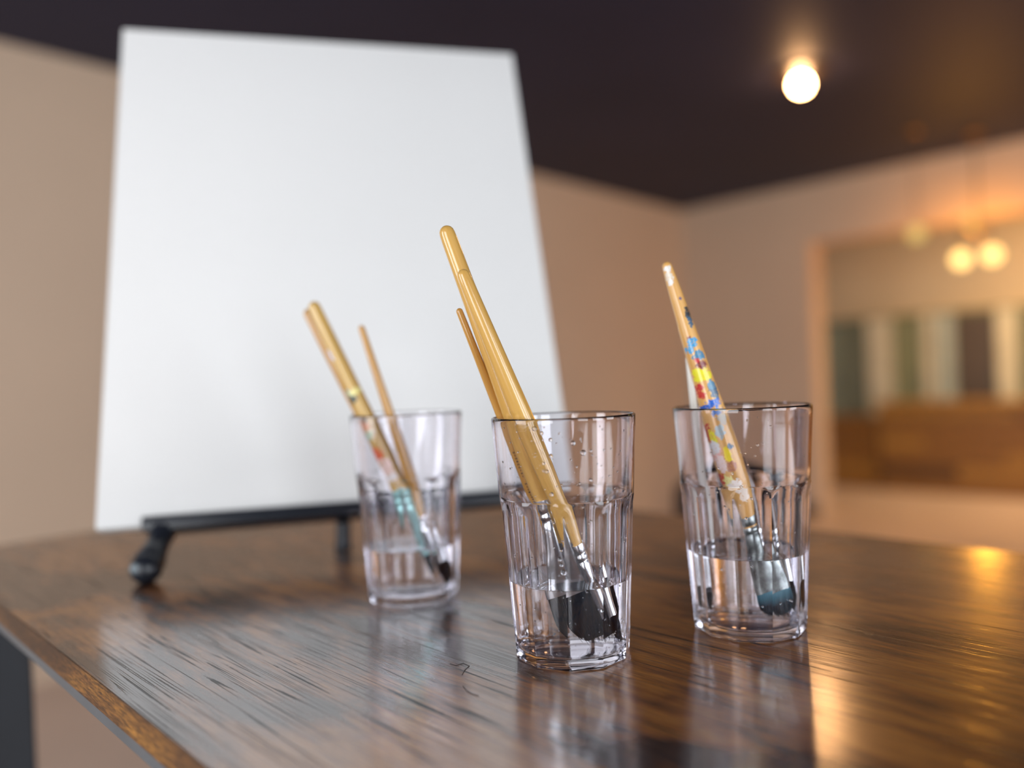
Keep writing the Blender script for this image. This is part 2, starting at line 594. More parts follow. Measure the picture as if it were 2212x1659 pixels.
# dark chair standing on the floor beyond the desk
cc = at_depth(1560, 900, 2.75)
CHM = Matrix.Translation((cc.x, cc.y, 0)) @ Matrix.Rotation(R(-18), 4, 'Z')
chair = empty('chair', CHM, 'black chair with a rounded back standing on the floor beyond the desk', 'chair')
bm = bmesh.new(); bx(bm, -0.21, 0.21, -0.20, 0.22, 0.43, 0.48, 0.018); obj('seat', bm, M_MATTE, chair, smooth=50)
bm = bmesh.new()
rows_ = []
for xx in [i * 0.04 - 0.20 for i in range(11)]:
    zt_ = 0.845 - 0.10 * (abs(xx) / 0.2) ** 2.2
    yb = 0.20 - 0.06 * (1 - (xx / 0.2) ** 2) * -1
    rows_.append([Vector((xx, yb - 0.03, 0.56)), Vector((xx, yb + 0.0, 0.56)), Vector((xx, yb + 0.03, zt_)), Vector((xx, yb + 0.0, zt_ + 0.008))])
rings(bm, rows_); obj('backrest', bm, M_MATTE, chair, smooth=50)
for sx_ in (-0.17, 0.17):
    bm = bmesh.new(); tube(bm, [(sx_, 0.19, 0.0), (sx_, 0.20, 0.45), (sx_, 0.235, 0.70)], 0.012, 10); obj('leg', bm, M_BLACK, chair, smooth=60)
    bm = bmesh.new(); tube(bm, [(sx_, -0.18, 0.0), (sx_, -0.17, 0.44)], 0.012, 10); obj('leg', bm, M_BLACK, chair, smooth=60)

# ------------------------------------------------------------------ lamps
def downlight(px, py, bulb_r, label):
    p = at_height(px, py, ROOM_H - 0.045)
    root = empty('ceiling_lamp', Matrix.Translation((p.x, p.y, ROOM_H)), label, 'lamp')
    bm = bmesh.new(); lathe(bm, [(0.125, 0.0), (0.125, -0.010), (0.060, -0.020), (0.020, -0.026)], 32); obj('canopy', bm, M_FIX, root, smooth=40)  # dark canopy made extra wide to keep the bulb's halo off the ceiling
    bm = bmesh.new(); lathe(bm, [(0.016, -0.020), (0.018, -0.03)], 20); obj('socket', bm, M_FIX, root, smooth=40)
    bm = bmesh.new(); ball(bm, (0, 0, -0.030 - bulb_r * 0.8), bulb_r, seg=24); obj('bulb', bm, M_BULB, root, smooth=180)
    return root


downlight(1730, 175, 0.040, 'bright bare bulb lamp fixed to the dark ceiling')

# chandelier in front of the header
CY_ = 5.0
hub = at_depth(2113, 500, CY_)
ch = empty('chandelier', Matrix.Translation((hub.x, hub.y, ROOM_H)), 'small brass chandelier with three glowing round globes by the opening', 'lamp')
bm = bmesh.new(); lathe(bm, [(0.05, 0), (0.05, -0.015), (0.015, -0.03)], 24); obj('canopy', bm, M_BRASS, ch, smooth=40)
hz = hub.z - ROOM_H
bm = bmesh.new(); lathe(bm, [(0.006, hz), (0.006, -0.02)], 10); obj('stem', bm, M_BRASS, ch, smooth=40)
bm = bmesh.new(); ball(bm, (0, 0, hz), 0.022, seg=16); obj('hub', bm, M_BRASS, ch, smooth=180)
for (px, py, Y, m_, r_) in ((2076, 560, CY_ - 0.10, M_BULB_W, 0.050), (2143, 550, CY_ - 0.06, M_BULB_W, 0.052), (2100, 480, CY_ + 0.14, M_BULB_D, 0.045)):
    q = at_depth(px, py, Y) - Vector((hub.x, hub.y, ROOM_H))
    bm = bmesh.new(); tube(bm, [(0, 0, hz), (q.x * .6, q.y * .6, hz + 0.02), (q.x, q.y, q.z + r_ * 0.98)], 0.006, 8)
    arm = obj('arm', bm, M_BRASS, ch, smooth=60)
    bm = bmesh.new(); ball(bm, q, r_, seg=20); obj('globe', bm, m_, arm, smooth=180)
q = at_depth(1980, 505, 4.9)
pd = empty('pendant_lamp', Matrix.Translation((q.x, q.y, ROOM_H)), 'dim round pendant globe hanging left of the brass chandelier', 'lamp')
bm = bmesh.new(); lathe(bm, [(0.045, 0), (0.045, -0.012), (0.01, -0.025)], 24); obj('canopy', bm, M_BRASS, pd, smooth=40)
bm = bmesh.new(); lathe(bm, [(0.003, q.z - ROOM_H), (0.003, -0.02)], 8); obj('cord', bm, M_FIX, pd)
bm = bmesh.new(); ball(bm, (0, 0, q.z - ROOM_H), 0.050, seg=20); obj('globe', bm, M_BULB_D, pd, smooth=180)
# the chandelier's own light, spread over the header, and the far room's ceiling lamps
for (px, py, Y, e_) in ((2110, 552, CY_ + 0.10, 7.5),):
    ld = bpy.data.lights.new('chandelier_light', 'POINT'); ld.energy = e_ * 3.2; ld.color = (1.0, 0.40, 0.04); ld.shadow_soft_size = 0.08
    lo = bpy.data.objects.new('chandelier_light', ld); COL.objects.link(lo); lo.location = at_depth(px, py, Y)
area('far_room_light', (3.4, 1.35, ROOM_H - 0.02), 1.6, 0.4, Vector((0, 0.5, -1)), 165, (1.0, 0.68, 0.36))

# ------------------------------------------------------------------ desk
K = Vector((-0.562, 0.738, 0))
DR = R(-45.3)
DM = Matrix.Translation(K) @ Matrix.Rotation(DR, 4, 'Z')
DL, DW, TH = 1.40, 0.556, 0.0145
LGX = 0.012
desk = empty('desk', DM, 'tall narrow desk with a rustic dark brown wood top on a black steel frame', 'desk')
bm = bmesh.new(); bx(bm, 0.0006, DL - .0006, 0.0006, DW - .0006, TOP - TH, TOP, 0.0); obj('desk_top', bm, M_TOP, desk)
e = 0.0009
for (x0, x1, y0, y1) in ((0, DL, 0, e), (0, DL, DW - e, DW), (0, e, e, DW - e), (DL - e, DL, e, DW - e)):
    bm = bmesh.new(); bx(bm, x0, x1, y0, y1, TOP - TH, TOP - 0.0002, 0.0); obj('edge_band', bm, M_EDGE, desk)
zf = TOP - TH
for (x0, x1, y0, y1) in ((0.001, DL - .001, 0.001, 0.024), (0.001, DL - .001, DW - .024, DW - .001), (0.001, 0.024, 0.024, DW - .024), (DL - .024, DL - .001, 0.024, DW - .024)):
    bm = bmesh.new(); bx(bm, x0, x1, y0, y1, zf - 0.0075, zf, 0.0008); obj('frame_rail', bm, M_RAIL, desk)
for (lx, ly) in ((LGX, 0.025), (LGX, DW - .065), (DL - .05, 0.025), (DL - .05, DW - .065)):
    bm = bmesh.new(); bx(bm, lx, lx + .04, ly, ly + .04, 0.012, zf - 0.0075, 0.003); lg = obj('leg', bm, M_STEEL, desk)
    bm = bmesh.new(); lathe(bm, [(0.018, 0), (0.02, 0.004), (0.02, 0.012)], 16); obj('foot', bm, M_BLACK, lg, Matrix.Translation((lx + .02, ly + .02, 0)))
for lx in (LGX, DL - .05):
    bm = bmesh.new(); bx(bm, lx + .008, lx + .032, 0.065, DW - .065, 0.12, 0.15, 0.002); obj('stretcher', bm, M_STEEL, desk)

# ------------------------------------------------------------------ canvas and easel
CW, CH, CT = 0.408, 0.508, 0.018
yaw, lean = R(13.85), R(19.0)
wv = Vector((math.cos(yaw), math.sin(yaw), 0))
back = Vector((-math.sin(yaw), math.cos(yaw), 0))
upv = (back * math.sin(lean) + Vector((0, 0, 1)) * math.cos(lean)).normalized()
nb = wv.cross(upv)                 # points ... away/behind?
if nb.y < 0: nb = -nb              # local y = away from the camera
BL = at_depth(205, 1145, 0.616)
CM = Matrix.Identity(4)
for i in range(3):
    CM[i][0], CM[i][1], CM[i][2] = wv[i], nb[i], upv[i]
CM.translation = BL
canvas = empty('canvas', CM, 'large blank white stretched canvas leaning back on a black tabletop easel', 'canvas')
bm = bmesh.new()
bx(bm, 0, CW, 0, CT, 0, CH, 0.0016)
obj('canvas_cloth', bm, M_CANVAS, canvas, smooth=40)
for (x0, x1, z0, z1) in ((0.006, 0.04, 0.006, CH - .006), (CW - .04, CW - .006, 0.006, CH - .006), (0.04, CW - .04, 0.006, 0.04), (0.04, CW - .04, CH - .04, CH - .006)):
    bm = bmesh.new(); bx(bm, x0, x1, CT + 0.0002, CT + 0.004, z0, z1, 0.001); obj('stretcher_bar', bm, M_PINE, canvas)

easel = empty('tabletop_easel', Matrix.Translation((0, 0, 0)), 'black metal tabletop easel with round rubber feet holding the canvas', 'easel')
bm = bmesh.new()
bx(bm, 0.036, 0.372, -0.0085, CT + .006, -0.0050, -0.0006, 0.0012, CM)
bx(bm, 0.036, 0.372, -0.0085, -0.0006, -0.0052, 0.0065, 0.0012, CM)
obj('ledge', bm, M_BLACK, easel, smooth=40)


def CP(x, y, z): return CM @ Vector((x, y, z))


# front feet
for (lx, fx, fy) in ((0.051, None, None), (0.357, None, None)):
    topp = CP(lx, 0.0, -0.008)
    s = -1 if lx < 0.2 else 1
    foot = at_height(316, 1227, TOP + 0.0115) if s < 0 else Vector((topp.x + 0.022, topp.y - 0.026, TOP + 0.0115))
    d_ = foot - topp
    bm = bmesh.new()
    tube(bm, [topp + Vector((0, 0, 0.002)), topp + d_ * 0.25, topp + d_ * 0.55, topp + d_ * 0.82, foot], [0.0112, 0.0088, 0.0100, 0.0122, 0.011], 16)
    lg = obj('leg', bm, M_BLACK, easel, smooth=60)
    bm = bmesh.new(); ball(bm, foot, 0.0122, seg=24); obj('rubber_foot', bm, M_BLACK, lg, smooth=180)
    bm = bmesh.new(); ball(bm, foot + Vector((-0.0035 * 1, -0.0085, 0.002)), 0.0045, seg=16); obj('screw_cap', bm, simple('grey_cap%d' % (s + 1), (0.2, 0.24, 0.26), 0.35), lg, smooth=180)
# centre post and mast behind the canvas
cpt = CP(0.196, CT + 0.006, -0.006)
bm = bmesh.new(); tube(bm, [cpt, (cpt.x - .001, cpt.y, TOP + 0.003)], 0.0068, 14); pl = obj('leg', bm, M_BLACK, easel, smooth=60)
bm = bmesh.new(); lathe(bm, [(0.0068, 0), (0.0075, 0.003), (0.0068, 0.012)], 16); obj('rubber_foot', bm, M_BLACK, pl, Matrix.Translation((cpt.x - .001, cpt.y, TOP)), smooth=60)
bm = bmesh.new(); tube(bm, [CP(0.196, CT + 0.011, -0.004), CP(0.196, CT + 0.011, 0.44)], 0.006, 12); obj('mast', bm, M_BLACK, easel, smooth=60)
rf = Vector((cpt.x + 0.0, cpt.y + 0.27, TOP + 0.006))
bm = bmesh.new(); tube(bm, [CP(0.196, CT + 0.018, 0.36), rf], 0.0055, 12); bl = obj('leg', bm, M_BLACK, easel, smooth=60)
bm = bmesh.new(); ball(bm, rf + Vector((0, 0, .002)), 0.008, seg=16); obj('rubber_foot', bm, M_BLACK, bl, smooth=180)
bm = bmesh.new(); bx(bm, 0.180, 0.212, -0.008, CT + .016, CH, CH + .004, 0.001, CM); bx(bm, 0.186, 0.206, CT + .005, CT + .017, 0.42, CH + .002, 0.001, CM)
bm.free()

# ------------------------------------------------------------------ tumblers
H, RR, RB = 0.1260, 0.0384, 0.0304
NF = 11
SUB = 12
ZF = 0.0845             # top of the facets
FL = 0.0050             # thickness of the floor
HALF = PI / NF


def r_out(z): return RB + (RR - RB) * z / H


def smooth01(t):
    t = max(0.0, min(1.0, t))
    return t * t * (3 - 2 * t)


def r_facet(z, ph):
    rc = r_out(z)
    p = (ph + HALF) % (2 * HALF) - HALF          # -half..half, corner at +-half
    full = math.cos(HALF)
    if z > ZF: return rc
    g = math.sqrt(max(0.0, min(1.0, (ZF - z) / 0.0075)))
    a_ = rc * (1 - (1 - full) * g)
    return min(rc, a_ / math.cos(p)) + 0.00035 * smooth01((ZF - z) / 0.002)


def r_in(z, ph):
    t = 0.0016 + 0.0014 * (1 - smooth01((z - 0.074) / 0.014))
    rc = r_out(z) - t
    g = 1 - smooth01((z - 0.070) / 0.012)
    return rc - 0.00006 * g * (1 + math.cos(ph * NF * 2)) * 0.5


def tumbler_bm():
    bm = bmesh.new()
    n = NF * SUB
    rows = []
    # underside: slightly hollow
    for (r_, z_) in ((0.0004, 0.0012), (0.012, 0.0012), (0.022, 0.0011), (0.0262, 0.0006), (0.0275, 0.0)):
        rows.append([(r_, z_)] * n)
    def outer(z, ins=0.0): return [(r_facet(z, (k_ / SUB - 0.5) * 2 * HALF) - ins, z) for k_ in range(n)]
    rows.append(outer(0.0, 0.0012)); rows.append(outer(0.0007, 0.0003)); rows.append(outer(0.0016))
    z = 0.004
    while z < ZF - 0.0085:
        rows.append(outer(z)); z += 0.006
    for q in (7.4, 6.8, 6, 5, 4, 3, 2.2, 1.5, 1.0, 0.6, 0.3, 0.1, 0.0): rows.append(outer(ZF - q * 0.001))
    for z in (0.0848, 0.0855, 0.087, 0.091, 0.1, 0.11, 0.118, 0.1235, 0.1247): rows.append([(r_out(z), z)] * n)
    rows.append([(r_out(H) - 0.0001, 0.1254)] * n); rows.append([(r_out(H) - 0.0004, 0.1259)] * n)
    rows.append([(r_out(H) - 0.0008, 0.1261)] * n); rows.append([(r_out(H) - 0.0012, 0.1259)] * n); rows.append([(r_out(H) - 0.0015, 0.1254)] * n)
    def inner(z, ins=0.0): return [(r_in(z, (k_ / SUB - 0.5) * 2 * HALF) - ins, z) for k_ in range(n)]
    for z in (0.1245, 0.118, 0.11, 0.1, 0.092, 0.088, 0.086, 0.084, 0.082, 0.080, 0.078, 0.076, 0.074, 0.070, 0.066, 0.055, 0.045, 0.035, 0.025, 0.017, 0.0115): rows.append(inner(z))
    rows.append(inner(0.0085, 0.0002)); rows.append(inner(0.0068, 0.0008)); rows.append(inner(0.0056, 0.0018)); rows.append(inner(FL, 0.0034))
    for r_ in (0.020, 0.012, 0.0004): rows.append([(r_, FL)] * n)
    vr = []
    for row in rows:
        vr.append([Vector((row[k_][0] * math.cos(2 * PI * k_ / n), row[k_][0] * math.sin(2 * PI * k_ / n), row[k_][1])) for k_ in range(n)])
    return rings(bm, vr)


def water_bm(level):
    bm = bmesh.new()
    n = NF * SUB
    def inner(z, ins=0.0): return [(r_in(z, (k_ / SUB - 0.5) * 2 * HALF) - ins, z) for k_ in range(n)]
    o_ = -0.00025
    rows = [[(0.0004, FL - .0002)] * n, [(0.012, FL - .0002)] * n, [(0.020, FL - .0002)] * n]
    rows += [inner(FL - .0002, 0.0034 + o_), inner(0.0055, 0.0018 + o_), inner(0.0068, 0.0008 + o_), inner(0.0085, .0002 + o_)]
    z = 0.0115
    while z < level - 0.002:
        rows.append(inner(z, o_)); z += 0.005
    rows.append(inner(level + 0.0006, o_))
    rows.append(inner(level + 0.0003, 0.0005)); rows.append(inner(level + 0.0001, 0.0012)); rows.append(inner(level, 0.0025))
    rows.append([(0.015, level)] * n); rows.append([(0.0004, level)] * n)
    vr = []
    for row in rows:
        vr.append([Vector((row[k_][0] * math.cos(2 * PI * k_ / n), row[k_][0] * math.sin(2 * PI * k_ / n), row[k_][1])) for k_ in range(n)])
    return rings(bm, vr)


def make_tumbler(label, x, y, level, turn, water_label):
    c = Vector((x, y, TOP))
    ang = math.atan2(-y, -x) + R(turn)            # a facet corner, relative to the direction of the eye
    root = empty('tumbler', Matrix.Translation(c) @ Matrix.Rotation(ang + HALF, 4, 'Z'), label, 'cup', 'clear faceted tumblers on the desk')
    obj('tumbler_body', tumbler_bm(), M_GLASS, root, smooth=22)
    w = obj('water', water_bm(level), M_WATER, None, smooth=30)
    w.matrix_world = root.matrix_world.copy()
    tag(w, water_label, 'water')
    return root, c


GF = (0.02635, 0.407)
GR = (0.1300, 0.436)
GLc = (-0.0738, 0.527)
tf, cF = make_tumbler('front clear faceted tumbler beaded with droplets, nearest the camera in the middle', GF[0], GF[1], 0.0400, 13.2, 'shallow clear water in the front tumbler around the wide black bristles')
tr, cR = make_tumbler('clear faceted tumbler on the right holding the paint-splattered brush', GR[0], GR[1], 0.0440, 6.0, 'clear water in the right tumbler around the blue-black bristles')
tl, cL = make_tumbler('blurred clear faceted tumbler on the left in front of the white canvas', GLc[0], GLc[1], 0.0360, 9.0, 'clear water in the left tumbler in front of the canvas')


# droplets
def drop_on(root, c, px, py, r_px, outer_=True):
    """a bead where the pixel ray meets the wall of the tumbler"""
    v = ray(px, py)
    o = Vector((0, 0, EYE))
    t = (c.y - 0.040) / v.y
    for _ in range(4000):
        p = o + v * t
        d = p - c
        rr = math.hypot(d.x, d.y)
        if 0 <= d.z <= H and rr < r_out(d.z) * (0.985 if d.z < ZF - .003 else 1.0):
            break
        t += 0.0002
    else:
        return None
    nrm = Vector((d.x, d.y, 0)).normalized()
    return p, nrm, r_px * p.y / F_PX


def bead_bm(bm, p, nrm, r_, inv):
    q = Vector((0, 0, 1)).rotation_difference(nrm).to_matrix().to_4x4()
    g = bmesh.ops.create_uvsphere(bm, u_segments=12, v_segments=8, radius=r_)
    for v in g['verts']: v.co.z = v.co.z * (0.62 if v.co.z > 0 else 0.25)
    bmesh.ops.transform(bm, matrix=inv @ Matrix.Translation(p) @ q, verts=g['verts'])


invF = tf.matrix_world.inverted()
big = [(1154, 926, 5.5), (1170, 936, 4.5), (1189, 950, 4.5), (1238, 957, 5.5), (1260, 978, 6.5), (1276, 974, 3.5), (1190, 985, 4.8), (1276, 1037, 4.5), (1191, 1068, 5),
       (1174, 1001, 4), (1181, 1019, 4.5), (1213, 1188, 4), (1209, 1208, 5), (1213, 1220, 4.5), (1218, 1236, 7), (1227, 1433, 6), (1299, 1318, 5), (1277, 1126, 3.5), (1330, 1190, 3.5), (1351, 1161, 3)]
for (px, py, rp) in big:
    h = drop_on(tf, cF, px, py, rp)
    if h:
        bm = bmesh.new(); bead_bm(bm, *h, invF); obj('water_droplet', bm, M_WATER, tf, smooth=180)
bm = bmesh.new()
rnd = random.Random(3)
for k_ in range(170):
    py = rnd.uniform(920, 1420) if k_ > 40 else rnd.uniform(915, 1060)
    px = rnd.uniform(1085, 1355)
    h = drop_on(tf, cF, px, py, rnd.choice((1.1, 1.4, 1.7, 2.2, 2.6)))
    if h: bead_bm(bm, *h, invF)
o = obj('droplet_mist', bm, M_WATER, tf, smooth=180); o['kind'] = 'stuff'
bm = bmesh.new()
invR = tr.matrix_world.inverted()
for k_ in range(60):
    h = drop_on(tr, cR, rnd.uniform(1490, 1738), rnd.uniform(900, 1320), rnd.choice((1.5, 2, 2.6, 3.2)))
    if h: bead_bm(bm, *h, invR)
o = obj('droplet_mist', bm, M_WATER, tr, smooth=180); o['kind'] = 'stuff'


# ------------------------------------------------------------------ brushes
def brush(label, tip, bottom, handle, ferrule, bristle, mats, flat=1.0, lettering=None, group=None):
    """tip, bottom: world points. handle: list of (fraction from ferrule 0 to tip 1, radius).
    ferrule: (length, r_top, half width end, half thick end). bristle: (length, splay, point)"""
    z = (tip - bottom); Ln = z.length; z.normalize()
    x = Vector((1, 0, 0)); x = (x - z * x.dot(z)).normalized()
    y = z.cross(x)
    Mx = Matrix.Identity(4)
    for i in range(3): Mx[i][0], Mx[i][1], Mx[i][2] = x[i], y[i], z[i]
    Mx.translation = bottom
    root = empty('paintbrush', Mx, label, 'brush', group)
    bl_, fl_ = bristle[0], ferrule[0]
    n = 28
    hw, ht = ferrule[2], ferrule[3]

    def ell(a_, b_, zz): return [Vector((a_ * math.cos(2 * PI * k_ / n), b_ * math.sin(2 * PI * k_ / n), zz)) for k_ in range(n)]
    # handle, its foot plugged into the ferrule
    h0 = bl_ + fl_
    rows = [ell(ferrule[1] * 0.9, ferrule[1] * 0.9, h0 - 0.006)]
    rt = handle[-1][1]
    for (f, r_) in handle[:-1]:
        zz = h0 + f * (Ln - h0)
        rows.append(ell(r_, r_, zz))
    zt = Ln - rt
    for a_ in (0, 20, 40, 55, 68, 78, 86):
        rows.append(ell(rt * math.cos(R(a_)), rt * math.cos(R(a_)), zt + rt * math.sin(R(a_))))
    bm = bmesh.new(); rings(bm, rows); obj('handle', bm, mats[0], root, smooth=60)
    # ferrule with crimp rings, round at the top, flattening to the bristles
    rows = []
    r0 = ferrule[1]
    prof = [(0.0, 1.0), (0.03, 1.02), (0.06, 1.0), (0.10, 1.0), (0.12, 0.90), (0.14, 0.90), (0.16, 1.0), (0.20, 1.0), (0.22, 0.90), (0.24, 0.90), (0.26, 1.0), (0.34, 1.0), (0.5, 1), (0.65, 1), (0.8, 1), (0.92, 1), (1.0, 1.0)]
    for (f, s_) in prof:
        g = smooth01((f - 0.26) / 0.74)
        rows.append(ell((r0 * (1 - g) + hw * g) * s_, (r0 * (1 - g) + ht * g) * s_, h0 - f * fl_))
    bm = bmesh.new(); rings(bm, rows); obj('ferrule', bm, mats[1], root, smooth=50)
    # bristles
    rows = []
    for f in (0, 0.12, 0.25, 0.4, 0.52, 0.62, 0.72, 0.81, 0.88, 0.94, 0.98, 1.0):
        wv_ = 1 + bristle[1] * math.sin(PI * f * 0.75)
        if f > 0.45: wv_ *= 1 - bristle[2] * ((f - 0.45) / 0.55) ** 1.6
        if f > 0.6: wv_ *= math.sqrt(1 - 0.72 * ((f - 0.6) / 0.4) ** 2)
        tv = 1 + 0.25 * math.sin(PI * f) - 0.55 * f ** 2
        rows.append(ell(hw * 0.94 * wv_, max(0.0004, ht * 0.94 * tv), bl_ + 0.002 - f * (bl_ + 0.002 - 0.003)))
    bm = bmesh.new(); rings(bm, rows)
    # ragged hair ends
    rn = random.Random(int(Ln * 1e6) % 977)
    wend = hw * 0.94 * (1 + bristle[1] * math.sin(PI * .75)) * (1 - bristle[2]) * 0.72
    wmid = hw * 0.94 * (1 + bristle[1] * math.sin(PI * .4))
    for k_ in range(int(40 * hw / 0.012) + 16):
        u = rn.uniform(-1, 1); s_ = rn.choice((-1, 1)) * rn.uniform(0.3, 1)
        z1 = rn.uniform(-0.0005, 0.0035) if bristle[2] < 0.6 else rn.uniform(0.0, 0.002)
        dt_ = ht * 0.9
        p0 = Vector((wmid * u * 0.97, s_ * dt_, bl_ * 0.5)); p1 = Vector((wend * u * 1.05 + rn.uniform(-1, 1) * 0.0008, s_ * dt_ * 0.45, z1 + 0.002 * u * u))
        pm = (p0 + p1) / 2 + Vector((0, s_ * 0.0006, 0))
        tube(bm, [p0, pm, p1], [0.00022, 0.00018, 0.00007], 4)
    obj('bristles', bm, mats[2], root, smooth=60)
    if lettering:
        for (name_, x_, f0, f1, words_, lab) in lettering:
            bm = bmesh.new()
            Lh = Ln - h0
            tot = sum(words_) + 1.6 * (len(words_) - 1)
            t_ = 0
            rn2 = random.Random(5)
            for w_ in words_:
                for q_ in range(int(w_)):
                    zz = h0 + Lh * (f1 + (f0 - f1) * t_ / tot); dz_ = abs(Lh * (f1 - f0) / tot) * 0.62
                    # local handle radius
                    f_ = (zz - h0) / Lh
                    rl = handle[0][1]
                    for (fa, ra), (fb, rb) in zip(handle[:-1], handle[1:]):
                        if fa <= f_ <= fb: rl = ra + (rb - ra) * (f_ - fa) / max(1e-6, fb - fa)
                    hwid = 0.00045 * rn2.choice((0.6, 0.8, 1.0, 1.0))
                    for xx in (-1, 1) if rn2.random() < 0.5 else (0,):
                        xa = x_ * rl + xx * hwid * 0.7
                        ya = -math.sqrt(max(1e-9, (rl + 0.00003) ** 2 - xa * xa))
                        bx(bm, xa - 0.00016, xa + 0.00016, ya - 0.00002, ya + 0.0003, zz, zz + dz_)
                    t_ += 1
                t_ += 1.6
            obj('printed_lettering', bm, M_PRINT, root)
    return root


def line_pts(tip_px, tipY, rim_px, rimY, zb):
    """tip and bottom of a straight brush through two pixels at given depths, bottom at height zb above the desk"""
    a = at_depth(*tip_px, tipY); b = at_depth(*rim_px, rimY)
    t = (TOP + zb - a.z) / (b.z - a.z)
    return a, a + (b - a) * t


FULL = (M_HANDLE, M_FERRULE, M_BRIS)
tip, bot = line_pts((960, 488), 0.402, (1108, 893), 0.4035, 0.0075)
brush('tallest honey-varnished brush in the front tumbler with wide flat black bristles', tip, bot,
      [(0.0, 0.0054), (0.06, 0.0057), (0.16, 0.0060), (0.30, 0.0056), (0.5, 0.0051), (0.75, 0.0047), (0.95, 0.0043), (1.0, 0.0041)],
      (0.049, 0.0066, 0.0138, 0.0032), (0.029, 0.04, 0.25), FULL, lettering=[('a', 0.35, 0.47, 0.23, (9, 5, 7), None)])
tip, bot = line_pts((996, 582), 0.3865, (1126, 893), 0.391, 0.0075)
brush('second brush in the front tumbler, thick honey handle in front of the tallest one', tip, bot,
      [(0.0, 0.0033), (0.05, 0.0037), (0.15, 0.0042), (0.27, 0.0050), (0.42, 0.0055), (0.6, 0.0048), (0.8, 0.0041), (0.95, 0.0036), (1.0, 0.0033)],
      (0.040, 0.0040, 0.0030, 0.0028), (0.016, 0.10, 0.6), FULL)
tip, bot = line_pts((990, 666), 0.402, (1080, 893), 0.4085, 0.0085)
brush('thinnest brush in the front tumbler, slim amber handle on the left of the bunch', tip, bot,
      [(0.0, 0.0022), (0.06, 0.0027), (0.18, 0.0032), (0.32, 0.0031), (0.5, 0.0027), (0.8, 0.0021), (1.0, 0.0018)],
      (0.034, 0.0024, 0.0018, 0.0018), (0.014, 0.10, 0.7), (M_HANDLE2, M_FERRULE, M_BRIS), lettering=[('c', -0.25, 0.42, 0.06, (9, 8, 9), None)])

# left tumbler
def daub_list(tip, bot, items, Y, rad, prof=None, zl=0.066):
    z = (tip - bot); Ln = z.length; z = z.normalized()
    x = Vector((1, 0, 0)); x = (x - z * x.dot(z)).normalized(); y = z.cross(x)
    out = []
    for (px, py, rx, rz_, col) in items:
        v = ray(px, py); o = Vector((0, 0, EYE))
        # closest approach between the pixel ray and the brush axis
        w0 = o - bot; a_ = v.dot(v); b_ = v.dot(z); d_ = v.dot(w0); e_ = z.dot(w0)
        den = a_ - b_ * b_
        s_ = (b_ * e_ - d_) / den
        p = o + v * s_ - bot
        f_ = (p.dot(z) - zl) / (Ln - zl)
        if prof:
            for (fa, ra), (fb, rb) in zip(prof[:-1], prof[1:]):
                if fa <= f_ <= fb: rad = ra + (rb - ra) * (f_ - fa) / (fb - fa)
        lx = max(-rad * .98, min(rad * .98, p.dot(x)))
        out.append(((lx, -math.sqrt(max(0, rad * rad - lx * lx)), p.dot(z)), (rx * Y / F_PX, rad * 1.1, rz_ * Y / F_PX), col))
    return out


tip, bot = line_pts((674, 652), 0.522, (786, 888), 0.5235, 0.0095)
tip, bot = tip, bot
lim = bot - cL
dl = daub_list(tip, bot, [(712, 768, 9, 14, (0.7, 0.72, 0.9)), (764, 862, 12, 10, (0.03, 0.06, 0.05)), (752, 850, 9, 9, (0.35, 0.55, 0.5)), (770, 845, 12, 8, (0.9, 0.8, 0.3)),
                          (788, 920, 12, 14, (0.8, 0.35, 0.2)), (800, 940, 10, 10, (0.45, 0.6, 0.4)), (820, 985, 12, 20, (0.8, 0.12, 0.05)), (838, 1010, 14, 22, (0.95, 0.7, 0.6)), (790, 905, 8, 8, (0.2, 0.25, 0.25)), (850, 1030, 14, 10, (0.95, 0.9, 0.85))], 0.52, 0.0052)
M_LB = handle_mat('honey_wood_with_paint', (0.56, 0.33, 0.09), (0.70, 0.46, 0.15), daubs=dl)
brush('thick paint-marked brush in the left tumbler, pale handle in front', tip, bot,
      [(0.0, 0.0050), (0.08, 0.0058), (0.2, 0.0062), (0.35, 0.0058), (0.55, 0.0052), (0.8, 0.0047), (1.0, 0.0042)],
      (0.046, 0.0060, 0.0066, 0.0026), (0.024, 0.0, 0.35), (M_LB, M_FERRULE_T, M_BRIS))
tip, bot = line_pts((662, 668), 0.535, (776, 888), 0.5345, 0.0085)
brush('thick amber brush in the left tumbler, behind the pale paint-marked handle', tip, bot,
      [(0.0, 0.0036), (0.1, 0.0042), (0.25, 0.0044), (0.5, 0.0043), (0.8, 0.0040), (1.0, 0.0036)],
      (0.042, 0.0044, 0.0044, 0.0026), (0.022, 0.1, 0.4), (M_HANDLE2, M_FERRULE, M_BRIS))
tip, bot = line_pts((779, 703), 0.513, (840, 888), 0.515, 0.0085)
brush('thin amber brush standing apart on the right of the left tumbler', tip, bot,
      [(0.0, 0.0034), (0.08, 0.0039), (0.22, 0.0040), (0.4, 0.0036), (0.7, 0.0028), (1.0, 0.0022)],
      (0.032, 0.0042, 0.0042, 0.0026), (0.018, 0.1, 0.5), (M_HANDLE2, M_FERRULE, M_BRIS))

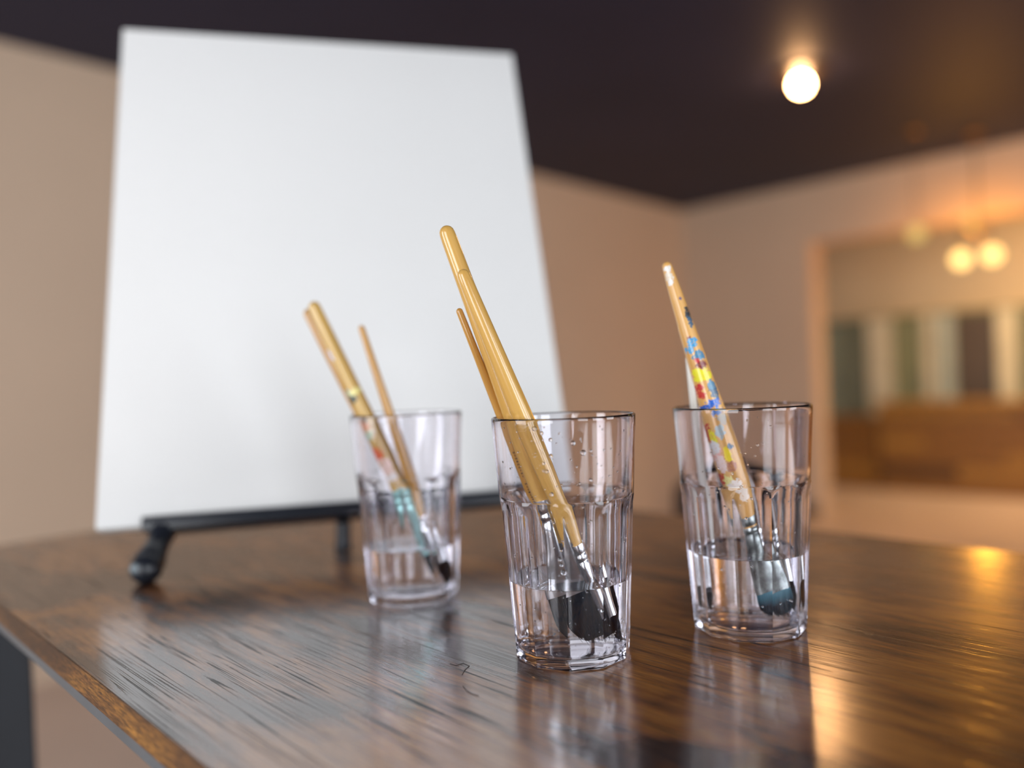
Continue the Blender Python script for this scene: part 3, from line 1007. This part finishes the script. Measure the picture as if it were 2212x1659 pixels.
# right tumbler
tip, bot = line_pts((1438, 566), 0.432, (1535, 872), 0.430, 0.0085)
BLU, NAV, RED, DRD, YEL, CYA, PNK, WHI, BLK = (0.01, 0.12, 0.55), (0.05, 0.13, 0.22), (0.62, 0.03, 0.03), (0.22, 0.02, 0.02), (0.88, 0.80, 0.02), (0.03, 0.35, 0.68), (0.95, 0.55, 0.48), (0.85, 0.83, 0.80), (0.02, 0.03, 0.04)
items = [(1440, 583, 7, 9, WHI), (1443, 600, 8, 12, (0.8, 0.72, 0.6)), (1446, 612, 6, 6, WHI), (1467, 646, 3.5, 3.5, (0.15, 0.1, 0.2)), (1485, 680, 7, 18, BLK), (1489, 697, 6, 12, NAV),
         (1484, 732, 5, 5, DRD), (1490, 742, 10, 12, CYA), (1486, 757, 9, 8, CYA), (1505, 768, 14, 11, (0.06, 0.25, 0.42)), (1511, 790, 12, 10, DRD), (1500, 780, 6, 5, RED), (1513, 812, 20, 15, YEL), (1503, 806, 12, 10, YEL),
         (1537, 845, 11, 24, NAV), (1532, 832, 8, 10, (0.08, 0.25, 0.4)), (1505, 838, 8, 8, RED), (1510, 853, 8, 9, RED), (1536, 870, 16, 9, BLU), (1520, 880, 14, 7, BLU), (1545, 890, 14, 8, (0.08, 0.2, 0.5)),
         (1530, 940, 6, 22, RED), (1535, 945, 5, 20, YEL), (1547, 930, 10, 16, (0.42, 0.5, 0.5)), (1553, 905, 10, 10, (0.5, 0.45, 0.35)), (1545, 985, 11, 26, PNK), (1538, 965, 8, 14, WHI), (1552, 1000, 9, 18, (0.95, 0.75, 0.68)),
         (1564, 980, 8, 18, (0.95, 0.72, 0.02)), (1570, 962, 6, 6, NAV), (1572, 1005, 9, 12, (0.5, 0.2, 0.1)), (1556, 1036, 9, 14, RED), (1568, 1040, 9, 16, (0.9, 0.8, 0.3)), (1582, 1050, 14, 14, (0.95, 0.85, 0.75)), (1596, 1066, 13, 16, (0.95, 0.8, 0.65))]
RP = [(0.0, 0.0052), (0.05, 0.0066), (0.14, 0.0078), (0.26, 0.0078), (0.40, 0.0070), (0.55, 0.0056), (0.74, 0.0048), (0.76, 0.0044), (0.88, 0.0037), (0.97, 0.0029), (1.0, 0.0027)]
dr = daub_list(tip, bot, items, 0.431, 0.0058, RP, 0.058)
M_RB = handle_mat('paint_splattered_wood', (0.72, 0.36, 0.09), (0.84, 0.48, 0.15), rough=0.35, daubs=dr)
M_RF = simple('paint_stained_ferrule', (0.30, 0.33, 0.32), 0.3, metal=0.7, var=0.7, scale=180)
br = brush('paint-splattered brush with red, yellow and blue daubs in the right tumbler', tip, bot,
      RP, (0.042, 0.0056, 0.0082, 0.0030), (0.016, 0.12, 0.3), (M_RB, M_RF, M_BRIS_B))
# blobs of thick dried paint at the foot of the handle
tip, bot = line_pts((1486, 770), 0.446, (1498, 875), 0.446, 0.0085)
brush('slim white-handled brush standing nearly upright in the right tumbler', tip, bot,
      [(0.0, 0.0022), (0.1, 0.0025), (0.4, 0.0024), (0.8, 0.0020), (1.0, 0.0016)],
      (0.026, 0.0025, 0.0022, 0.0020), (0.014, 0.1, 0.6), (M_HWHITE, M_FERRULE, M_BRIS))
a = at_depth(1598, 985, 0.452); b = at_depth(1700, 1330, 0.440)
t_ = (TOP + 0.0085 - a.z) / (b.z - a.z); bot = a + (b - a) * t_
brush('short dark brown brush inside the right tumbler, behind the splattered one', a, bot,
      [(0.0, 0.0034), (0.2, 0.0042), (0.6, 0.0038), (1.0, 0.0030)],
      (0.028, 0.0040, 0.0040, 0.0026), (0.018, 0.1, 0.4), (M_HBROWN, M_FERRULE, M_BRIS))

# ------------------------------------------------------------------ loose hairs on the desk
M_HAIR = simple('loose_hair', (0.02, 0.012, 0.01), 0.5)
for pts, lab in (([(972, 1433), (985, 1437), (1000, 1432), (1014, 1438), (1004, 1447), (998, 1458)], 'curled loose bristle on the desk left of the front tumbler base'),
                 ([(1000, 1482), (1008, 1492), (1022, 1500), (1034, 1502)], 'short loose bristle on the desk, lower of the two left of the front tumbler')):
    bm = bmesh.new(); tube(bm, [at_height(x_, y_, TOP + 0.0002) for (x_, y_) in pts], 0.00013, 5)
    tag(obj('loose_bristle', bm, M_HAIR), lab, 'bristle', 'loose bristles on the desk')
